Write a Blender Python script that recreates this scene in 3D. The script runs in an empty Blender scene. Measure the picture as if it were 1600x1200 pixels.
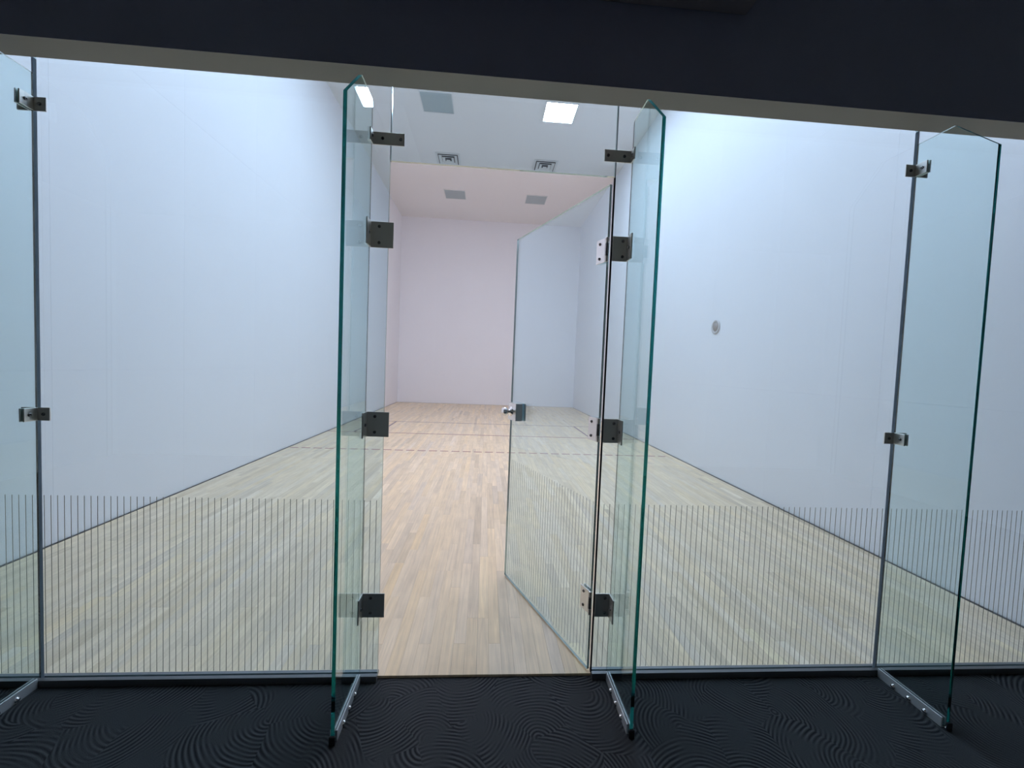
import bpy, bmesh, math, random
from mathutils import Vector, Matrix
random.seed(7)
scene = bpy.context.scene
COL = scene.collection

# ------------------------------------------------------------------ camera
CAM = Vector((-0.0635, -1.722, 1.3708))
YAW, PITCH, ROLL, FPX = 0.0669, -0.0441, 0.0388, 626.4
fw = Vector((math.sin(YAW)*math.cos(PITCH), math.cos(YAW)*math.cos(PITCH), math.sin(PITCH)))
rt0 = Vector((math.cos(YAW), -math.sin(YAW), 0)); up0 = rt0.cross(fw)
rt = math.cos(ROLL)*rt0 + math.sin(ROLL)*up0
up = -math.sin(ROLL)*rt0 + math.cos(ROLL)*up0
cd = bpy.data.cameras.new('camera'); cam = bpy.data.objects.new('camera', cd); COL.objects.link(cam)
m3 = Matrix((rt, up, -fw)).transposed()
cam.matrix_world = Matrix.Translation(CAM) @ m3.to_4x4()
cd.sensor_width = 36.0; cd.lens = FPX/1600*36.0; cd.clip_start = 0.02; cd.clip_end = 100
scene.camera = cam

# ------------------------------------------------------------------ world, exposure
w = bpy.data.worlds.new('lobby_ambient'); scene.world = w; w.use_nodes = True
bg = w.node_tree.nodes['Background']
bg.inputs[0].default_value = (0.86, 0.89, 1.0, 1); bg.inputs[1].default_value = 0.05
vs = scene.view_settings
scene.display_settings.display_device = 'sRGB'
vs.view_transform = 'Standard'; vs.look = 'None'; vs.gamma = 1.0; vs.use_curve_mapping = False
vs.exposure = 0.0
LAMP = {6: 78.0, 4: 44.0, 2: 38.0}   # radiance of the lit court ceiling panels, by row
LAMP_COL = (0.765, 0.89, 1.09, 1)
cy = scene.cycles
cy.max_bounces = 34; cy.diffuse_bounces = 7; cy.glossy_bounces = 24
cy.transmission_bounces = 32; cy.transparent_max_bounces = 32
cy.use_denoising = True

# ------------------------------------------------------------------ dimensions (m)
W = 3.048          # court half width
FY = 12.192        # front wall
H = 6.262          # court ceiling
ZS = 2.487         # underside of the header
YS = -0.116        # lobby face of the header
CZ = -0.012        # carpet level
J1, D1, D2, J2 = -1.847, -0.486, 0.4545, 1.826   # glass joints / door jambs
ZT = 2.195         # underside of transom pane
TG = 0.012         # glass thickness
FIN_D = 0.302

# ------------------------------------------------------------------ material helpers
def new_mat(name):
    m = bpy.data.materials.new(name); m.use_nodes = True
    nt = m.node_tree; nt.nodes.clear()
    out = nt.nodes.new('ShaderNodeOutputMaterial')
    return m, nt, out
def N(nt, kind, **kw):
    n = nt.nodes.new(kind)
    for k, v in kw.items():
        if k.startswith('i_'):
            key = k[2:]
            n.inputs[int(key) if key.isdigit() else key.replace('_', ' ')].default_value = v
        else: setattr(n, k, v)
    return n
def L(nt, a, b): nt.links.new(a, b)
def pbsdf(name, col, rough=0.5, metal=0.0, spec=0.5, bump=0.0, bscale=200.0, var=0.0, vscale=3.0):
    m, nt, out = new_mat(name)
    b = N(nt, 'ShaderNodeBsdfPrincipled')
    b.inputs['Base Color'].default_value = (*col, 1); b.inputs['Roughness'].default_value = rough
    b.inputs['Metallic'].default_value = metal; b.inputs['Specular IOR Level'].default_value = spec
    geo = N(nt, 'ShaderNodeNewGeometry')
    if var:
        n = N(nt, 'ShaderNodeTexNoise', i_Scale=vscale, i_Detail=5.0)
        L(nt, geo.outputs['Position'], n.inputs['Vector'])
        mx = N(nt, 'ShaderNodeMix', data_type='RGBA')
        mx.inputs[6].default_value = (*[c*(1-var) for c in col], 1)
        mx.inputs[7].default_value = (*[min(1, c*(1+var)) for c in col], 1)
        L(nt, n.outputs['Fac'], mx.inputs[0]); L(nt, mx.outputs[2], b.inputs['Base Color'])
    if bump:
        n2 = N(nt, 'ShaderNodeTexNoise', i_Scale=bscale, i_Detail=3.0)
        L(nt, geo.outputs['Position'], n2.inputs['Vector'])
        bp = N(nt, 'ShaderNodeBump', i_Strength=bump, i_Distance=0.002)
        L(nt, n2.outputs['Fac'], bp.inputs['Height']); L(nt, bp.outputs[0], b.inputs['Normal'])
    L(nt, b.outputs[0], out.inputs[0])
    return m

M = {}
M['wall'] = pbsdf('court_wall_paint', (0.87, 0.855, 0.885), 0.55, spec=0.25, bump=0.12, bscale=90, var=0.015, vscale=1.3)
M['wall_core'] = pbsdf('wall_joint_filler', (0.58, 0.57, 0.60), 0.8, spec=0.1)
M['ceil'] = pbsdf('court_ceiling_paint', (0.85, 0.825, 0.82), 0.7, spec=0.15, bump=0.1, bscale=60)
M['navy'] = pbsdf('dark_lobby_paint', (0.27, 0.29, 0.40), 0.75, spec=0.2, bump=0.15, bscale=150, var=0.08, vscale=2)
M['lobby'] = pbsdf('lobby_bounce_paint', (0.82, 0.79, 0.75), 0.8, spec=0.2)  # kept pale so the added lobby shell returns court light
M['soffit'] = pbsdf('taupe_soffit_paint', (0.50, 0.455, 0.40), 0.8, spec=0.15, bump=0.15, bscale=120, var=0.04, vscale=4)
M['steel'] = pbsdf('brushed_steel', (0.75, 0.75, 0.74), 0.28, 1.0, bump=0.06, bscale=400)
M['dark_steel'] = pbsdf('dull_steel', (0.78, 0.77, 0.73), 0.40, 1.0, bump=0.06, bscale=400)
M['chrome'] = pbsdf('chrome', (0.85, 0.85, 0.86), 0.07, 1.0)
M['bolt'] = pbsdf('bolt_steel', (0.25, 0.25, 0.26), 0.25, 1.0)
M['alu'] = pbsdf('aluminium_channel', (0.72, 0.73, 0.75), 0.42, 0.45, bump=0.05, bscale=300)
M['sill'] = pbsdf('dull_sill_metal', (0.20, 0.205, 0.215), 0.45, 0.7, bump=0.05, bscale=300)
m, nt, out = new_mat('translucent_silicone')
d = N(nt, 'ShaderNodeBsdfDiffuse'); d.inputs[0].default_value = (0.30, 0.31, 0.34, 1)
g = N(nt, 'ShaderNodeBsdfTranslucent'); g.inputs[0].default_value = (0.55, 0.58, 0.66, 1)
mx = N(nt, 'ShaderNodeMixShader'); mx.inputs[0].default_value = 0.7
L(nt, d.outputs[0], mx.inputs[1]); L(nt, g.outputs[0], mx.inputs[2]); L(nt, mx.outputs[0], out.inputs[0]); M['silicone'] = m
M['seal'] = pbsdf('black_rubber_seal', (0.012, 0.012, 0.016), 0.45)
m, nt, out = new_mat('etched_grey_stripe')
d = N(nt, 'ShaderNodeBsdfDiffuse'); d.inputs[0].default_value = (0.20, 0.19, 0.165, 1)
g = N(nt, 'ShaderNodeBsdfTranslucent'); g.inputs[0].default_value = (0.58, 0.55, 0.47, 1)
mx = N(nt, 'ShaderNodeMixShader'); mx.inputs[0].default_value = 0.5
L(nt, d.outputs[0], mx.inputs[1]); L(nt, g.outputs[0], mx.inputs[2]); L(nt, mx.outputs[0], out.inputs[0]); M['stripe'] = m
M['frame'] = pbsdf('white_fixture_frame', (0.72, 0.72, 0.72), 0.5)
M['unlit'] = pbsdf('unlit_prismatic_diffuser', (0.42, 0.48, 0.50), 0.45, bump=0.2, bscale=60)
M['vent_dark'] = pbsdf('vent_throat', (0.13, 0.13, 0.14), 0.8)
M['line'] = pbsdf('dull_red_line_paint', (0.30, 0.065, 0.075), 0.4, var=0.2, vscale=9)
M['line2'] = pbsdf('mauve_line_paint', (0.24, 0.14, 0.17), 0.4, var=0.2, vscale=9)
M['sub'] = pbsdf('subfloor', (0.10, 0.075, 0.055), 0.9, spec=0.1)
M['disc_rim'] = pbsdf('disc_rim_plastic', (0.62, 0.58, 0.57), 0.5)
M['disc_core'] = pbsdf('disc_centre_plastic', (0.42, 0.36, 0.33), 0.6)
M['bulk'] = pbsdf('dark_bulkhead_paint', (0.42, 0.37, 0.39), 0.7, spec=0.2, bump=0.1)

# lit diffuser
for row, power in LAMP.items():
    m, nt, out = new_mat('lit_diffuser'); e = N(nt, 'ShaderNodeEmission')
    e.inputs[0].default_value = LAMP_COL; e.inputs[1].default_value = power
    L(nt, e.outputs[0], out.inputs[0]); M['lit%d' % row] = m

# thin architectural glass face: tinted see-through with Fresnel mirror on both faces
def glass_face(name, tint):
    m, nt, out = new_mat(name)
    geo = N(nt, 'ShaderNodeNewGeometry')
    ior = N(nt, 'ShaderNodeMix', data_type='FLOAT'); ior.inputs[2].default_value = 1.5; ior.inputs[3].default_value = 1/1.5
    L(nt, geo.outputs['Backfacing'], ior.inputs[0])
    fr = N(nt, 'ShaderNodeFresnel'); L(nt, ior.outputs[0], fr.inputs['IOR'])
    t = N(nt, 'ShaderNodeBsdfTransparent'); t.inputs[0].default_value = (*tint, 1)
    g = N(nt, 'ShaderNodeBsdfGlossy', i_Roughness=0.0); g.inputs[0].default_value = (1, 1, 1, 1)
    mx = N(nt, 'ShaderNodeMixShader')
    L(nt, fr.outputs[0], mx.inputs[0]); L(nt, t.outputs[0], mx.inputs[1]); L(nt, g.outputs[0], mx.inputs[2])
    L(nt, mx.outputs[0], out.inputs[0]); return m
M['glass'] = glass_face('clear_tinted_glass', (0.87, 0.965, 1.0))
# ground edge of the panes
m, nt, out = new_mat('polished_glass_edge')
d = N(nt, 'ShaderNodeBsdfDiffuse'); d.inputs[0].default_value = (0.10, 0.30, 0.28, 1)
g = N(nt, 'ShaderNodeBsdfGlossy', i_Roughness=0.12); g.inputs[0].default_value = (0.85, 0.95, 0.95, 1)
mx = N(nt, 'ShaderNodeMixShader'); mx.inputs[0].default_value = 0.55
L(nt, d.outputs[0], mx.inputs[1]); L(nt, g.outputs[0], mx.inputs[2]); L(nt, mx.outputs[0], out.inputs[0]); M['edge'] = m
# solid glass of the fins: refracting, absorbing towards green
m, nt, out = new_mat('solid_fin_glass')
g = N(nt, 'ShaderNodeBsdfGlass', i_Roughness=0.0, i_IOR=1.5); g.inputs[0].default_value = (1, 1, 1, 1)
v = N(nt, 'ShaderNodeVolumeAbsorption', i_Density=14.0); v.inputs[0].default_value = (0.0, 0.59, 0.58, 1)
L(nt, g.outputs[0], out.inputs['Surface']); L(nt, v.outputs[0], out.inputs['Volume']); M['fin'] = m

# maple boards
def maple(name, per_object):
    m, nt, out = new_mat(name)
    b = N(nt, 'ShaderNodeBsdfPrincipled'); b.inputs['Roughness'].default_value = 0.36
    b.inputs['Specular IOR Level'].default_value = 0.4
    if per_object: c = N(nt, 'ShaderNodeObjectInfo').outputs['Color']
    else: c = N(nt, 'ShaderNodeAttribute', attribute_name='tone').outputs['Color']
    geo = N(nt, 'ShaderNodeNewGeometry')
    mp = N(nt, 'ShaderNodeMapping'); mp.inputs['Scale'].default_value = (60, 2.6, 1)
    sc = N(nt, 'ShaderNodeVectorMath', operation='MULTIPLY_ADD')     # shift the grain from board to board
    L(nt, c, sc.inputs[0]); sc.inputs[1].default_value = (37, 53, 0); L(nt, geo.outputs['Position'], sc.inputs[2])
    L(nt, sc.outputs[0], mp.inputs[0])
    n = N(nt, 'ShaderNodeTexNoise', i_Scale=1.0, i_Detail=6.0, i_Roughness=0.6, i_Distortion=0.6); L(nt, mp.outputs[0], n.inputs['Vector'])
    r = N(nt, 'ShaderNodeMapRange'); r.inputs[1].default_value = 0.3; r.inputs[2].default_value = 0.72
    r.inputs[3].default_value = 0.83; r.inputs[4].default_value = 1.07; L(nt, n.outputs['Fac'], r.inputs[0])
    n3 = N(nt, 'ShaderNodeTexNoise', i_Scale=5.0, i_Detail=3.0); L(nt, sc.outputs[0], n3.inputs['Vector'])
    r3 = N(nt, 'ShaderNodeMapRange'); r3.inputs[1].default_value = 0.3; r3.inputs[2].default_value = 0.7
    r3.inputs[3].default_value = 0.94; r3.inputs[4].default_value = 1.05; L(nt, n3.outputs['Fac'], r3.inputs[0])
    # small dark knots
    vo = N(nt, 'ShaderNodeTexVoronoi', i_Scale=2.6); L(nt, geo.outputs['Position'], vo.inputs['Vector'])
    rk = N(nt, 'ShaderNodeMapRange'); rk.inputs[1].default_value = 0.010; rk.inputs[2].default_value = 0.022
    rk.inputs[3].default_value = 0.35; rk.inputs[4].default_value = 1.0; L(nt, vo.outputs['Distance'], rk.inputs[0])
    m1 = N(nt, 'ShaderNodeMath', operation='MULTIPLY'); L(nt, r.outputs[0], m1.inputs[0]); L(nt, r3.outputs[0], m1.inputs[1])
    m2 = N(nt, 'ShaderNodeMath', operation='MULTIPLY'); L(nt, m1.outputs[0], m2.inputs[0]); L(nt, rk.outputs[0], m2.inputs[1])
    vm = N(nt, 'ShaderNodeVectorMath', operation='SCALE'); L(nt, c, vm.inputs[0]); L(nt, m2.outputs[0], vm.inputs['Scale'])
    L(nt, vm.outputs[0], b.inputs['Base Color']); L(nt, b.outputs[0], out.inputs[0]); return m
M['maple_one'] = maple('maple_board', True); M['maple_many'] = maple('maple_boards', False)

# carpet: charcoal loop pile with fans of raised concentric arcs
m, nt, out = new_mat('swirl_carpet')
b = N(nt, 'ShaderNodeBsdfPrincipled'); b.inputs['Roughness'].default_value = 0.95; b.inputs['Specular IOR Level'].default_value = 0.15
geo = N(nt, 'ShaderNodeNewGeometry')
wn = N(nt, 'ShaderNodeTexNoise', i_Scale=7.0, i_Detail=0.0); L(nt, geo.outputs['Position'], wn.inputs['Vector'])
sb = N(nt, 'ShaderNodeVectorMath', operation='SUBTRACT'); L(nt, wn.outputs['Color'], sb.inputs[0]); sb.inputs[1].default_value = (0.5, 0.5, 0.5)
sc = N(nt, 'ShaderNodeVectorMath', operation='SCALE'); L(nt, sb.outputs[0], sc.inputs[0]); sc.inputs['Scale'].default_value = 0.03
ad = N(nt, 'ShaderNodeVectorMath', operation='ADD'); L(nt, geo.outputs['Position'], ad.inputs[0]); L(nt, sc.outputs[0], ad.inputs[1])
fl = N(nt, 'ShaderNodeVectorMath', operation='MULTIPLY'); L(nt, ad.outputs[0], fl.inputs[0]); fl.inputs[1].default_value = (1, 1, 0)
vo = N(nt, 'ShaderNodeTexVoronoi', voronoi_dimensions='2D', i_Scale=4.6); L(nt, fl.outputs[0], vo.inputs['Vector'])
od = N(nt, 'ShaderNodeVectorMath', operation='MULTIPLY_ADD'); L(nt, vo.outputs['Color'], od.inputs[0])   # arc centre lies off the cell centre
od.inputs[1].default_value = (1, 1, 0); od.inputs[2].default_value = (-0.5, -0.5, 0)
on = N(nt, 'ShaderNodeVectorMath', operation='NORMALIZE'); L(nt, od.outputs[0], on.inputs[0])
of = N(nt, 'ShaderNodeVectorMath', operation='SCALE'); L(nt, on.outputs[0], of.inputs[0]); of.inputs['Scale'].default_value = 0.15
ce = N(nt, 'ShaderNodeVectorMath', operation='ADD'); L(nt, vo.outputs['Position'], ce.inputs[0]); L(nt, of.outputs[0], ce.inputs[1])
di = N(nt, 'ShaderNodeVectorMath', operation='DISTANCE'); L(nt, ce.outputs[0], di.inputs[0]); L(nt, fl.outputs[0], di.inputs[1])
fr = N(nt, 'ShaderNodeMath', operation='MULTIPLY'); fr.inputs[1].default_value = 2*math.pi/0.0155; L(nt, di.outputs['Value'], fr.inputs[0])
sn = N(nt, 'ShaderNodeMath', operation='SINE'); L(nt, fr.outputs[0], sn.inputs[0])
fade = N(nt, 'ShaderNodeTexNoise', i_Scale=9.0, i_Detail=2.0); L(nt, geo.outputs['Position'], fade.inputs['Vector'])
fd = N(nt, 'ShaderNodeMapRange'); fd.inputs[1].default_value = 0.38; fd.inputs[2].default_value = 0.62; L(nt, fade.outputs['Fac'], fd.inputs[0])
ml = N(nt, 'ShaderNodeMath', operation='MULTIPLY'); L(nt, sn.outputs[0], ml.inputs[0]); L(nt, fd.outputs[0], ml.inputs[1])
pile = N(nt, 'ShaderNodeTexNoise', i_Scale=420.0, i_Detail=2.0); L(nt, geo.outputs['Position'], pile.inputs['Vector'])
hs = N(nt, 'ShaderNodeMath', operation='MULTIPLY_ADD'); L(nt, pile.outputs['Fac'], hs.inputs[0]); hs.inputs[1].default_value = 2.0; L(nt, ml.outputs[0], hs.inputs[2])
cr = N(nt, 'ShaderNodeMapRange'); cr.inputs[1].default_value = -0.4; cr.inputs[2].default_value = 2.0; L(nt, hs.outputs[0], cr.inputs[0])
mx = N(nt, 'ShaderNodeMix', data_type='RGBA'); mx.inputs[6].default_value = (0.007, 0.008, 0.011, 1); mx.inputs[7].default_value = (0.10, 0.103, 0.109, 1)
L(nt, cr.outputs[0], mx.inputs[0]); L(nt, mx.outputs[2], b.inputs['Base Color'])
bp = N(nt, 'ShaderNodeBump', i_Strength=0.7, i_Distance=0.004); L(nt, hs.outputs[0], bp.inputs['Height']); L(nt, bp.outputs[0], b.inputs['Normal'])
L(nt, b.outputs[0], out.inputs[0]); M['carpet'] = m

# ------------------------------------------------------------------ mesh helpers
def bm_box(bm, x0, x1, y0, y1, z0, z1, mat=0, skip=()):
    v = [bm.verts.new(p) for p in ((x0,y0,z0),(x1,y0,z0),(x1,y1,z0),(x0,y1,z0),(x0,y0,z1),(x1,y0,z1),(x1,y1,z1),(x0,y1,z1))]
    F = {'-z':(0,3,2,1),'+z':(4,5,6,7),'-y':(0,1,5,4),'+x':(1,2,6,5),'+y':(2,3,7,6),'-x':(3,0,4,7)}
    r = {}
    for k, f in F.items():
        if k in skip: continue
        r[k] = bm.faces.new([v[i] for i in f]); r[k].material_index = mat
    return r
def bm_cyl(bm, c, axis, r, h, seg=16, r2=None, mat=0):
    axis = Vector(axis).normalized(); q = Vector((0, 0, 1)).rotation_difference(axis)
    mt = Matrix.Translation(Vector(c) + axis*h/2) @ q.to_matrix().to_4x4()
    res = bmesh.ops.create_cone(bm, cap_ends=True, segments=seg, radius1=r, radius2=r if r2 is None else r2, depth=h, matrix=mt)
    for f in {f for v in res['verts'] for f in v.link_faces}: f.material_index = mat
def bm_lathe(bm, c, axis, prof, seg=24):
    axis = Vector(axis).normalized(); q = Vector((0, 0, 1)).rotation_difference(axis)
    rings = []
    for (r, h) in prof:
        if r < 1e-6: rings.append([bm.verts.new(Vector(c) + axis*h)])
        else: rings.append([bm.verts.new(Vector(c) + q @ Vector((r*math.cos(2*math.pi*i/seg), r*math.sin(2*math.pi*i/seg), h))) for i in range(seg)])
    for a, b in zip(rings, rings[1:]):
        for i in range(seg):
            j = (i+1) % seg
            if len(a) == 1 and len(b) == 1: continue
            if len(a) == 1: f = bm.faces.new((a[0], b[i], b[j]))
            elif len(b) == 1: f = bm.faces.new((a[i], a[j], b[0]))
            else: f = bm.faces.new((a[i], a[j], b[j], b[i]))
            f.smooth = True
def mesh_of(name, bm, mats, bevel=0.0):
    if bevel:
        bmesh.ops.bevel(bm, geom=list(bm.edges), offset=bevel, segments=1, affect='EDGES', clamp_overlap=True)
    bmesh.ops.recalc_face_normals(bm, faces=list(bm.faces))
    me = bpy.data.meshes.new(name); bm.to_mesh(me); bm.free()
    for k in (mats if isinstance(mats, (list, tuple)) else [mats]): me.materials.append(M[k])
    return me
def obj(name, me, parent=None, loc=(0, 0, 0), rotz=0.0):
    o = bpy.data.objects.new(name, me); COL.objects.link(o)
    o.location = loc; o.rotation_euler = (0, 0, rotz)
    if parent: o.parent = parent
    return o
def tag(o, label, cat=None, group=None, kind=None):
    o['label'] = label
    if cat: o['category'] = cat
    if group: o['group'] = group
    if kind: o['kind'] = kind
    return o
def thing(name, loc, label, cat, group=None, kind=None, rotz=0.0):
    return tag(obj(name, None, None, loc, rotz), label, cat, group, kind)
def box_mesh(name, mats, *a, bevel=0.0):
    bm = bmesh.new(); bm_box(bm, *a); return mesh_of(name, bm, mats, bevel)

# ------------------------------------------------------------------ room shell
# side and front walls: core plus 4 x 8 ft panels with hairline joints
ROWS = [0.004, 1.219, 3.675, 6.10, H]
GAP = 0.0007
_pm = {}
def panel_mesh(u, v):
    k = (round(u, 4), round(v, 4))
    if k not in _pm: _pm[k] = box_mesh('panel', 'wall', GAP/2, u-GAP/2, -0.012, 0.0, GAP/2, v-GAP/2)
    return _pm[k]
def court_wall(name, core, length, place, label):
    wl = tag(obj(name, box_mesh(name, 'wall_core', *core)), label, 'wall', kind='structure')
    n = 10 if length > 7 else 5
    for i in range(n):
        for z0, z1 in zip(ROWS, ROWS[1:]):
            o = obj('panel', panel_mesh(length/n, z1-z0), wl); loc, rz = place(i*length/n); o.location = (loc[0], loc[1], z0); o.rotation_euler.z = rz
    return wl
LEN = FY - 0.03
court_wall('wall_left', (-W-0.20, -W-0.012, 0.03, FY+0.2, -0.05, H+0.05), LEN, lambda s: ((-W, FY-s, 0), -math.pi/2), 'white panelled side wall on the left of the court')
court_wall('wall_right', (W+0.012, W+0.20, 0.03, FY+0.2, -0.05, H+0.05), LEN, lambda s: ((W, 0.03+s, 0), math.pi/2), 'white panelled side wall on the right of the court')
court_wall('wall_front', (-W-0.012, W+0.012, FY+0.012, FY+0.2, -0.05, H+0.05), 2*W, lambda s: ((W-s, FY, 0), math.pi), 'white front wall at the far end of the court')
tag(obj('ceiling', box_mesh('ceiling', 'ceil', -W-0.2, W+0.2, -0.02, FY+0.2, H, H+0.12)), 'pale court ceiling with square light panels', 'ceiling', kind='structure')
# wall above (and beside) the glass: dark lobby face, taupe underside, white court face
bm = bmesh.new()
f = bm_box(bm, -5.1, 5.1, YS, -0.0068, ZS, 3.30)
f['-y'].material_index = 0; f['-z'].material_index = 1; f['+y'].material_index = 2
f = bm_box(bm, -W-0.2, W+0.2, YS, -0.0068, 3.30, H+0.1, 2); f['-y'].material_index = 0
bm_box(bm, W+0.012, 5.1, YS, 0.03, CZ, ZS, 0); bm_box(bm, -5.1, -W-0.012, YS, 0.03, CZ, ZS, 0)
tag(obj('wall_back', mesh_of('wall_back', bm, ['navy', 'soffit', 'wall'])), 'dark navy header wall with taupe underside above the glass', 'wall', kind='structure')
tag(obj('ceiling', box_mesh('bounce_ceiling', 'lobby', -5, 5, -4.1, YS, 3.20, 3.30)), 'added unseen ceiling over the carpeted lobby, bounces court light', 'ceiling', kind='structure')  # unseen lobby ceiling and walls, added to bounce court light onto header and brackets
tag(obj('wall_bounce_rear', box_mesh('wall_bounce_rear', 'lobby', -5, 5, -4.1, -4.0, CZ, 3.20)), 'added unseen rear wall of the lobby, pale to bounce court light', 'wall', kind='structure')
tag(obj('wall_bounce_left', box_mesh('wall_bounce_left', 'lobby', -5.1, -5, -4.1, YS, CZ, 3.30)), 'added unseen end wall of the lobby on the left, pale to bounce court light', 'wall', kind='structure')
tag(obj('wall_bounce_right', box_mesh('wall_bounce_right', 'lobby', 5, 5.1, -4.1, YS, CZ, 3.30)), 'added unseen end wall of the lobby on the right, pale to bounce court light', 'wall', kind='structure')
# lobby carpet
tag(obj('carpet', box_mesh('carpet', 'carpet', -5.1, 5.1, -4.1, -0.001, CZ-0.03, CZ)), 'charcoal carpet with swirling arcs in front of the glass', 'carpet', kind='structure')
# boxed bulkhead at the top of the header
bm = bmesh.new(); bm_box(bm, -0.75, 0.75, -1.5, 0.0, 0.0, 0.394)
bulk = tag(obj('bulkhead', mesh_of('bulkhead', bm, 'bulk', 0.004), None, (0.173, YS, 2.806)), 'dark boxed bulkhead against the navy header at the top edge', 'bulkhead', kind='structure')

# ------------------------------------------------------------------ court floor
floor = tag(obj('floor', box_mesh('floor', 'sub', -W-0.012, W+0.012, -0.001, FY+0.012, -0.05, -0.0105)), 'pale maple strip floor of the court', 'floor', kind='structure')
BW = 0.0572; G = 0.0007
boards = []
n = int(2*(W-0.004)/BW)
x0 = -n*BW/2
for i in range(n):
    y = 0.0
    first = True
    while y < FY-0.006:
        ln = random.choice((0.2, 0.3, 0.4, 0.5, 0.6, 0.7, 0.9)) if first else random.choice((0.3, 0.4, 0.5, 0.6, 0.7, 0.8, 0.9, 1.1, 1.3))
        first = False
        ln = min(ln, FY-0.006-y)
        k = random.gauss(0, 1); s = 1.06*max(0.80, min(1.12, 1 + 0.05*k)); wm = random.gauss(0, 0.022)
        if random.random() < 0.06: s *= 0.88
        tone = (min(0.95, 0.82*s*(1+wm*0.6)), 0.65*s, 0.458*s*(1-wm*1.6))
        boards.append((x0+i*BW, y, ln, tone)); y += ln
def px(p):
    d = Vector(p)-CAM; z = d.dot(fw)
    return (800+FPX*d.dot(rt)/z, 600-FPX*d.dot(up)/z) if z > 0.05 else None
def area(b):
    q = [px(p) for p in ((b[0], b[1], 0), (b[0]+BW, b[1], 0), (b[0]+BW, b[1]+b[2], 0), (b[0], b[1]+b[2], 0))]
    q = [(min(max(a, 0), 1600), min(max(c, 0), 1200)) for a, c in q]
    return abs(sum(q[i][0]*q[(i+1) % 4][1]-q[(i+1) % 4][0]*q[i][1] for i in range(4)))/2
order = sorted(range(len(boards)), key=lambda i: -area(boards[i]))
_bm = {}
for i in order[:300]:
    x, y, ln, tone = boards[i]; k = round(ln, 3)
    if k not in _bm: _bm[k] = box_mesh('board', 'maple_one', G/2, BW-G/2, G/2, ln-G/2, -0.0105, 0.0)
    o = obj('board', _bm[k], floor, (x, y, 0)); o.color = (*tone, 1)
bm = bmesh.new(); cl = bm.verts.layers.float_color.new('tone')
for i in order[300:]:
    x, y, ln, tone = boards[i]
    s = len(bm.verts); bm_box(bm, x+G/2, x+BW-G/2, y+G/2, y+ln-G/2, -0.0105, 0.0, 0, ('-z',))
    bm.verts.ensure_lookup_table()
    for q in range(s, len(bm.verts)): bm.verts[q][cl] = (*tone, 1)
o = obj('board_field', mesh_of('board_field', bm, 'maple_many'), floor); o['kind'] = 'stuff'
# painted court lines (38 mm)
def line(nm, x0, x1, y0, y1, mat):
    me = box_mesh(nm, mat, -(x1-x0)/2, (x1-x0)/2, -(y1-y0)/2, (y1-y0)/2, 0, 0.0006); obj(nm, me, floor, ((x0+x1)/2, (y0+y1)/2, 0.0001))
h = 0.019
line('service_line', -W+0.02, W-0.02, 7.62-h, 7.62+h, 'line2')
line('short_line', -W+0.02, W-0.02, 6.096-h, 6.096+h, 'line')
for sx in (-1, 1):
    line('drive_serve_line', sx*2.07-h, sx*2.07+h, 6.115, 7.601, 'line2')
    line('service_box_line', sx*2.55-h, sx*2.55+h, 6.115, 7.601, 'line2')
dash = box_mesh('line_dash', 'line', -0.063, 0.063, -h, h, 0, 0.0006)
xd = -W+0.10
while xd < W-0.05:
    obj('line_dash', dash, floor, (xd, 4.572, 0.0001)); xd += 0.1755

# ------------------------------------------------------------------ ceiling panels and vents
def light_panel(x, y, lit, label):
    t = thing('ceiling_light', (x, y, H), label, 'ceiling light', 'square ceiling light panels')
    a, b = 0.285, 0.30
    bm = bmesh.new()
    for q in ((-b, b, -b, -a), (-b, b, a, b), (-b, -a, -a, a), (a, b, -a, a)): bm_box(bm, *q, -0.014, 0.0)
    obj('frame', mesh_of('frame', bm, 'frame'), t)
    obj('diffuser', box_mesh('diffuser', 'lit%d' % int(y) if lit else 'unlit', -a, a, -a+0.004, a-0.004, -0.009, -0.003), t)
light_panel(-1.15, 6.115, False, 'unlit square ceiling panel beside the glowing one, seen through the transom')
light_panel(1.18, 6.125, True, 'glowing white square ceiling panel seen through the transom')
light_panel(-1.12, 10.17, False, 'small grey unlit ceiling panel near the front wall, the left one')
light_panel(1.225, 10.17, False, 'small grey unlit ceiling panel near the front wall, above the open door')
light_panel(-1.15, 4.08, True, 'lit square ceiling panel hidden above the header, left of the middle row')
light_panel(1.18, 4.08, True, 'lit square ceiling panel hidden above the header, right of the middle row')
light_panel(-1.15, 2.05, True, 'lit square ceiling panel hidden above the header, left side of the court')
light_panel(1.18, 2.05, True, 'lit square ceiling panel hidden above the header, right side of the court')
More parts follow.
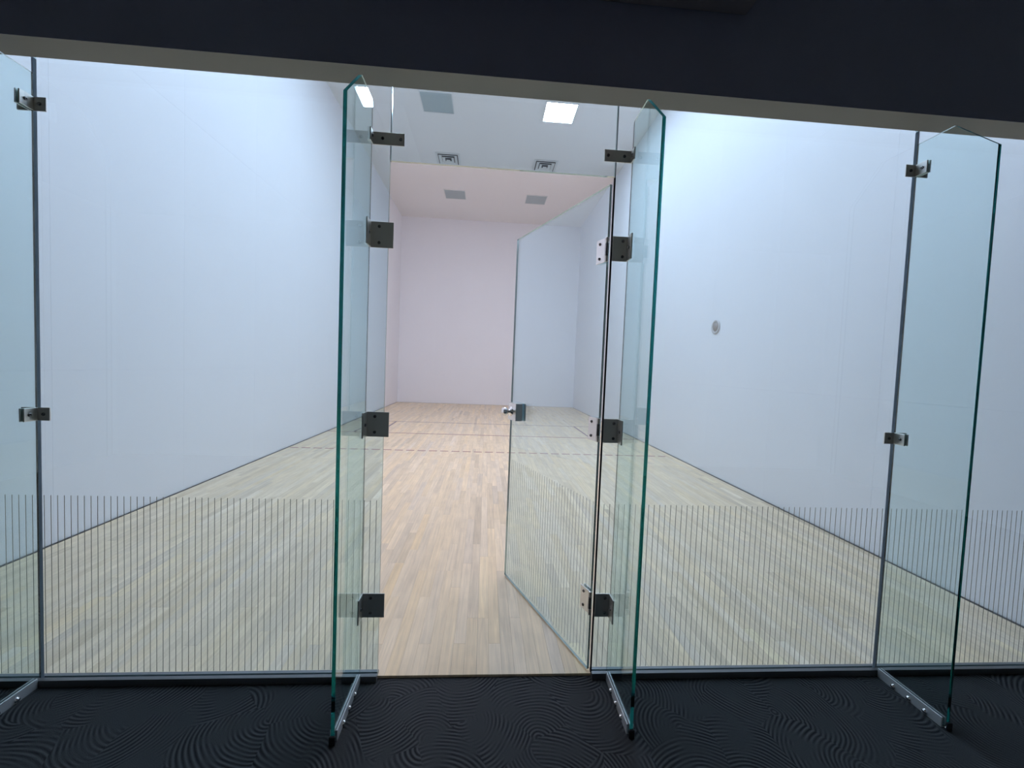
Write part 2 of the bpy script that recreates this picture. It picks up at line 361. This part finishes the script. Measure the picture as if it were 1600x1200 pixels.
def vent(x, y, label):
    t = thing('air_vent', (x, y, H), label, 'air vent', 'square ceiling vents')
    obj('throat', box_mesh('throat', 'vent_dark', -0.25, 0.25, -0.25, 0.25, -0.006, 0.0), t)
    def ring(nm, ro, ri, zo, zi):
        bm = bmesh.new(); c = ((-1, -1), (1, -1), (1, 1), (-1, 1))
        o_ = [bm.verts.new((ro*a, ro*b, zo)) for a, b in c]; i_ = [bm.verts.new((ri*a, ri*b, zi)) for a, b in c]
        o2 = [bm.verts.new((ro*a, ro*b, zo+0.004)) for a, b in c]; i2 = [bm.verts.new((ri*a, ri*b, zi+0.004)) for a, b in c]
        for k in range(4):
            j = (k+1) % 4
            for q in ((o_[k], o_[j], i_[j], i_[k]), (o2[k], i2[k], i2[j], o2[j]), (o_[k], o2[k], o2[j], o_[j]), (i_[k], i_[j], i2[j], i2[k])): bm.faces.new(q)
        obj(nm, mesh_of(nm, bm, 'frame'), t)
    ring('frame', 0.285, 0.235, -0.014, -0.014)
    ring('louver', 0.215, 0.150, -0.030, -0.010); ring('louver', 0.135, 0.075, -0.038, -0.016)
    obj('centre_plate', box_mesh('centre_plate', 'frame', -0.045, 0.045, -0.045, 0.045, -0.050, -0.045), t)
vent(-1.13, 8.18, 'square louvred ceiling vent seen through the transom, the left one')
vent(1.19, 8.18, 'square louvred ceiling vent seen through the transom, below the glowing panel')

# round plate on the right wall
t = thing('wall_plate', (W, 3.58, 2.013), 'small round beige plate on the right side wall', 'wall plate')
bm = bmesh.new(); bm_lathe(bm, (0, 0, 0), (-1, 0, 0), [(0.098, 0.0), (0.098, 0.010), (0.090, 0.016), (0.070, 0.016), (0.066, 0.008), (0.0, 0.008)], 32)
obj('rim', mesh_of('rim', bm, 'disc_rim'), t)
bm = bmesh.new(); bm_lathe(bm, (-0.008, 0, 0), (-1, 0, 0), [(0.060, 0.0), (0.056, 0.006), (0.0, 0.008)], 24)
obj('centre', mesh_of('centre', bm, 'disc_core'), t)

# ------------------------------------------------------------------ glass wall
def pane_mesh(nm, wdt, hgt, z0=0.0, tk=TG):
    bm = bmesh.new(); f = bm_box(bm, 0, wdt, -tk/2, tk/2, z0, z0+hgt)
    for k in ('-x', '+x', '-z', '+z'): f[k].material_index = 1
    return mesh_of(nm, bm, ['glass', 'edge'])
STRIPE = box_mesh('stripe', 'stripe', -0.0011, 0.0011, 0, 0.0006, 0, 0.748)
PITCH_S = 0.0255
SILL_T = 0.016
def glass_panel(xa, xb, label):
    t = thing('glass_partition', (xa, 0, SILL_T-0.010), label, 'glass panel', 'fixed panes of the glass court wall')
    obj('pane', pane_mesh('pane', xb-xa, ZS-SILL_T+0.010+0.012), t)
    x = math.ceil((xa+0.006)/PITCH_S)*PITCH_S
    while x < xb-0.005:
        obj('stripe', STRIPE, t, (x-xa, TG/2, 0.020)); x += PITCH_S
    return t
g0 = glass_panel(-W+0.002, J1-0.003, 'clear glass panel at the left edge, beyond the leftmost fin')
g1 = glass_panel(J1+0.003, D1, 'wide clear glass panel between the leftmost fin and the doorway')
g2 = glass_panel(D2+0.006, J2-0.003, 'wide clear glass panel between the doorway and the rightmost fin')
g3 = glass_panel(J2+0.003, W-0.002, 'clear glass panel at the right edge, beyond the rightmost fin')
for t, x in ((g1, J1), (g2, J2)):
    zz = ZS-SILL_T+0.010
    obj('silicone_joint', box_mesh('silicone_joint', 'silicone', -0.0035, 0.0035, -TG/2, TG/2, 0, zz), t, (x-t.location.x, 0, 0))
t = thing('transom_pane', (D1+0.003, 0, ZT), 'horizontal glass transom pane over the doorway', 'glass panel')
obj('pane', pane_mesh('pane', D2-D1-0.001, ZS-ZT+0.012), t)
obj('joint', box_mesh('joint', 'silicone', -0.0028, -0.0003, -TG/2, TG/2, 0, ZS-ZT-0.001), t)
obj('joint', box_mesh('joint', 'silicone', -0.0003, 0.0028, -TG/2, TG/2, 0, ZS-ZT-0.001), t, (D2-D1, 0, 0))

# aluminium sill channels under the fixed panes
def sill(nm, xa, xb, label):
    bm = bmesh.new()
    bm_box(bm, xa, xb, -0.024, -TG/2-0.0005, CZ, SILL_T)
    bm_box(bm, xa, xb, TG/2+0.0016, 0.022, 0.0008, SILL_T-0.004)
    bm_box(bm, xa, xb, -TG/2-0.0005, TG/2+0.0016, CZ, SILL_T-0.0115)
    tag(obj(nm, mesh_of(nm, bm, 'sill')), label, 'sill channel', kind='structure')
sill('trim_1', -W+0.002, D1, 'thin metal sill channel under the left glass panels')
sill('trim_2', D2+0.004, W-0.002, 'thin metal sill channel under the right glass panels')

# ------------------------------------------------------------------ brackets
def screw_mesh(r=0.0065):
    bm = bmesh.new(); bm_lathe(bm, (0, 0, 0), (0, 0, 1), [(r, 0), (r, 0.0025), (r*0.75, 0.0045), (r*0.45, 0.005), (r*0.42, 0.002), (0, 0.002)], 14)
    return mesh_of('bolt', bm, 'bolt')
SCREW = screw_mesh()
bm = bmesh.new(); bm_lathe(bm, (0, 0, 0), (0, 0, 1), [(0.0105, 0), (0.0105, 0.002), (0.0085, 0.006), (0.005, 0.0085), (0, 0.0095)], 16)
DOME = mesh_of('dome_bolt', bm, 'chrome')
def screw(par, p, d):
    o = obj('bolt', SCREW, par, p); o.rotation_euler = Vector((0, 0, 1)).rotation_difference(Vector(d)).to_euler(); return o
FT = 0.0135                      # fin thickness
def bracket(fin, zc, hh, wa, wb, dep, sides, screws, mat='dark_steel'):
    """angle bracket: plate on the wall panes from x=-wa to x=wb (fin at 0), flanges of depth dep on the fin faces"""
    bm = bmesh.new(); y = -TG/2-0.0008; pt = 0.0055
    s = FT/2+0.0006
    if 1 in sides: bm_box(bm, s, wb, y-pt, y, -hh/2, hh/2)
    if -1 in sides: bm_box(bm, -wa, -s, y-pt, y, -hh/2, hh/2)
    for sd in sides:
        x_in, x_out = sorted((sd*s, sd*(s+pt)))
        bm_box(bm, x_in, x_out, y-pt-dep, y-pt, -hh/2, hh/2)
    o = obj('corner_bracket', mesh_of('corner_bracket', bm, mat, 0.0007), fin, (0, 0, zc))
    for (x, z) in screws[0]: screw(o, (x, y-pt, z), (0, -1, 0))
    for (sd, yy, z) in screws[1]: screw(o, (sd*(s+pt), y-pt+yy, z), (sd, 0, 0))
    return o
# ------------------------------------------------------------------ glass fins
def glass_fin(x, label, bolts_side):
    t = thing('glass_fin', (x, 0, CZ), label, 'glass fin', 'glass fins bracing the court wall')
    z = -CZ
    prof = [(-TG/2-0.0022, 0.006), (-FIN_D, 0.006), (-FIN_D, 2.272+z), (-0.15, 2.428+z), (-TG/2-0.0022, 2.428+z)]
    bm = bmesh.new()
    a = [bm.verts.new((-FT/2, p[0], p[1])) for p in prof]; b = [bm.verts.new((FT/2, p[0], p[1])) for p in prof]
    bm.faces.new(a); bm.faces.new(b[::-1])
    for i in range(len(prof)): bm.faces.new((a[i], b[i], b[(i+1) % 5], a[(i+1) % 5]))
    obj('pane', mesh_of('pane', bm, 'fin'), t)
    bm = bmesh.new(); s = FT/2+0.0007; ww = 0.0055
    bm_box(bm, -s-ww, -s, -FIN_D+0.012, -0.026, 0.0, 0.040); bm_box(bm, s, s+ww, -FIN_D+0.012, -0.026, 0.0, 0.040)
    bm_box(bm, -s, s, -FIN_D+0.012, -0.026, 0.0, 0.0055)
    ch = obj('base_channel', mesh_of('base_channel', bm, 'alu', 0.0006), t)
    for yy in (-0.10, -0.165, -0.23):
        o = obj('dome_bolt', DOME, ch, (bolts_side*(s+ww), yy, 0.013)); o.rotation_euler = Vector((0, 0, 1)).rotation_difference(Vector((bolts_side, 0, 0))).to_euler()
    obj('end_cap', box_mesh('end_cap', 'seal', -0.011, 0.011, -FIN_D-0.010, -FIN_D-0.0008, 0.0, 0.034, bevel=0.002), t)
    return t
fL = glass_fin(-0.5655, 'tall glass fin with green edge on the left side of the doorway', 1)
fR = glass_fin(0.5335, 'tall glass fin with green edge on the right side of the doorway', -1)
fLL = glass_fin(J1-0.002, 'tall glass fin cut off by the left edge of the photo', 1)
fRR = glass_fin(J2+0.002, 'tall glass fin with dark blue edge near the right edge of the photo', -1)
z = -CZ
for zc in (1.891, 1.105, 0.322):
    bracket(fL, zc+z, 0.105, 0.0, 0.103, 0.055, (1,), ([(0.045, 0.033), (0.045, -0.033)], [(1, -0.030, 0.0)]))
    bracket(fR, zc+z, 0.105, 0.074, 0.0, 0.055, (-1,), ([(-0.030, 0.033), (-0.030, -0.033)], [(-1, -0.030, 0.0)]))
bracket(fL, 2.278+z, 0.050, 0.0, 0.138, 0.035, (1,), ([(0.05, 0.0), (0.122, 0.0)], [(1, -0.018, 0.0)]))
bracket(fR, 2.278+z, 0.050, 0.127, 0.0, 0.035, (-1,), ([(-0.042, 0.0), (-0.112, 0.0)], [(-1, -0.018, 0.0)]))
for fn in (fLL, fRR):
    for zc in (2.310, 1.108, ):
        bracket(fn, zc+z, 0.052, 0.056, 0.056, 0.048, (1, -1), ([(0.034, 0.0), (-0.034, 0.0)], [(1, -0.030, 0.0), (-1, -0.030, 0.0)]))

# ------------------------------------------------------------------ open glass door
A = math.atan2(0.834, 0.34)
HX, HY = 0.4500, 0.010
door = thing('door_1', (HX, HY, 0.0), 'glass door swung open into the court, with chrome knob', 'door', kind='structure', rotz=math.pi-A)
# local +x runs from the hinge to the free edge; local +y is the lobby face
DWD = 0.897
obj('pane', pane_mesh('pane', DWD-0.004, 2.170-0.010, 0.010), door, (0.004, 0, 0))
k = 0.030
while k < DWD-0.01:
    obj('stripe', STRIPE, door, (k, -TG/2-0.0006, 0.026)); k += PITCH_S
for zc in (1.891, 1.105, 0.322):
    bm = bmesh.new()
    bm_box(bm, 0.010, 0.070, TG/2+0.0006, TG/2+0.0061, -0.052, 0.052)
    bm_box(bm, 0.010, 0.070, -TG/2-0.0061, -TG/2-0.0006, -0.052, 0.052)
    hg = obj('hinge', mesh_of('hinge', bm, 'steel', 0.0007), door, (0, 0, zc))
    for zz in (0.032, -0.032): screw(hg, (0.046, TG/2+0.0061, zz), (0, 1, 0))
    for (z0, z1, mt) in ((-0.052, -0.028, 'dark_steel'), (-0.026, 0.026, 'bolt'), (0.028, 0.052, 'dark_steel')):
        bm = bmesh.new(); bm_cyl(bm, (0.0, 0.010, z0), (0, 0, 1), 0.0072, z1-z0, 16)
        obj('knuckle', mesh_of('knuckle', bm, mt, 0.0008), hg)
# lock body and knob near the free edge
lb = obj('lock_body', box_mesh('lock_body', 'steel', 0.0, 0.105, TG/2+0.0006, TG/2+0.046, -0.053, 0.053, bevel=0.0015), door, (DWD-0.165, 0, 1.094))
bm = bmesh.new(); yk = TG/2+0.046
bm_lathe(bm, (0.068, yk, 0), (0, 1, 0), [(0.030, 0.0), (0.030, 0.004), (0.014, 0.008), (0.011, 0.022), (0.020, 0.028), (0.0255, 0.036), (0.026, 0.048), (0.021, 0.056), (0.010, 0.059), (0.0, 0.0595)], 28)
obj('knob', mesh_of('knob', bm, 'chrome'), lb)
obj('back_plate', box_mesh('back_plate', 'steel', 0.0, 0.105, -TG/2-0.012, -TG/2-0.0006, -0.053, 0.053, bevel=0.0015), lb)
# black seal along the hinge jamb
obj('seal', box_mesh('seal', 'seal', 0, 0.0055, -0.004, 0.004, SILL_T-0.009, ZT-0.004), g2, (-0.0057, 0, -g2.location.z))
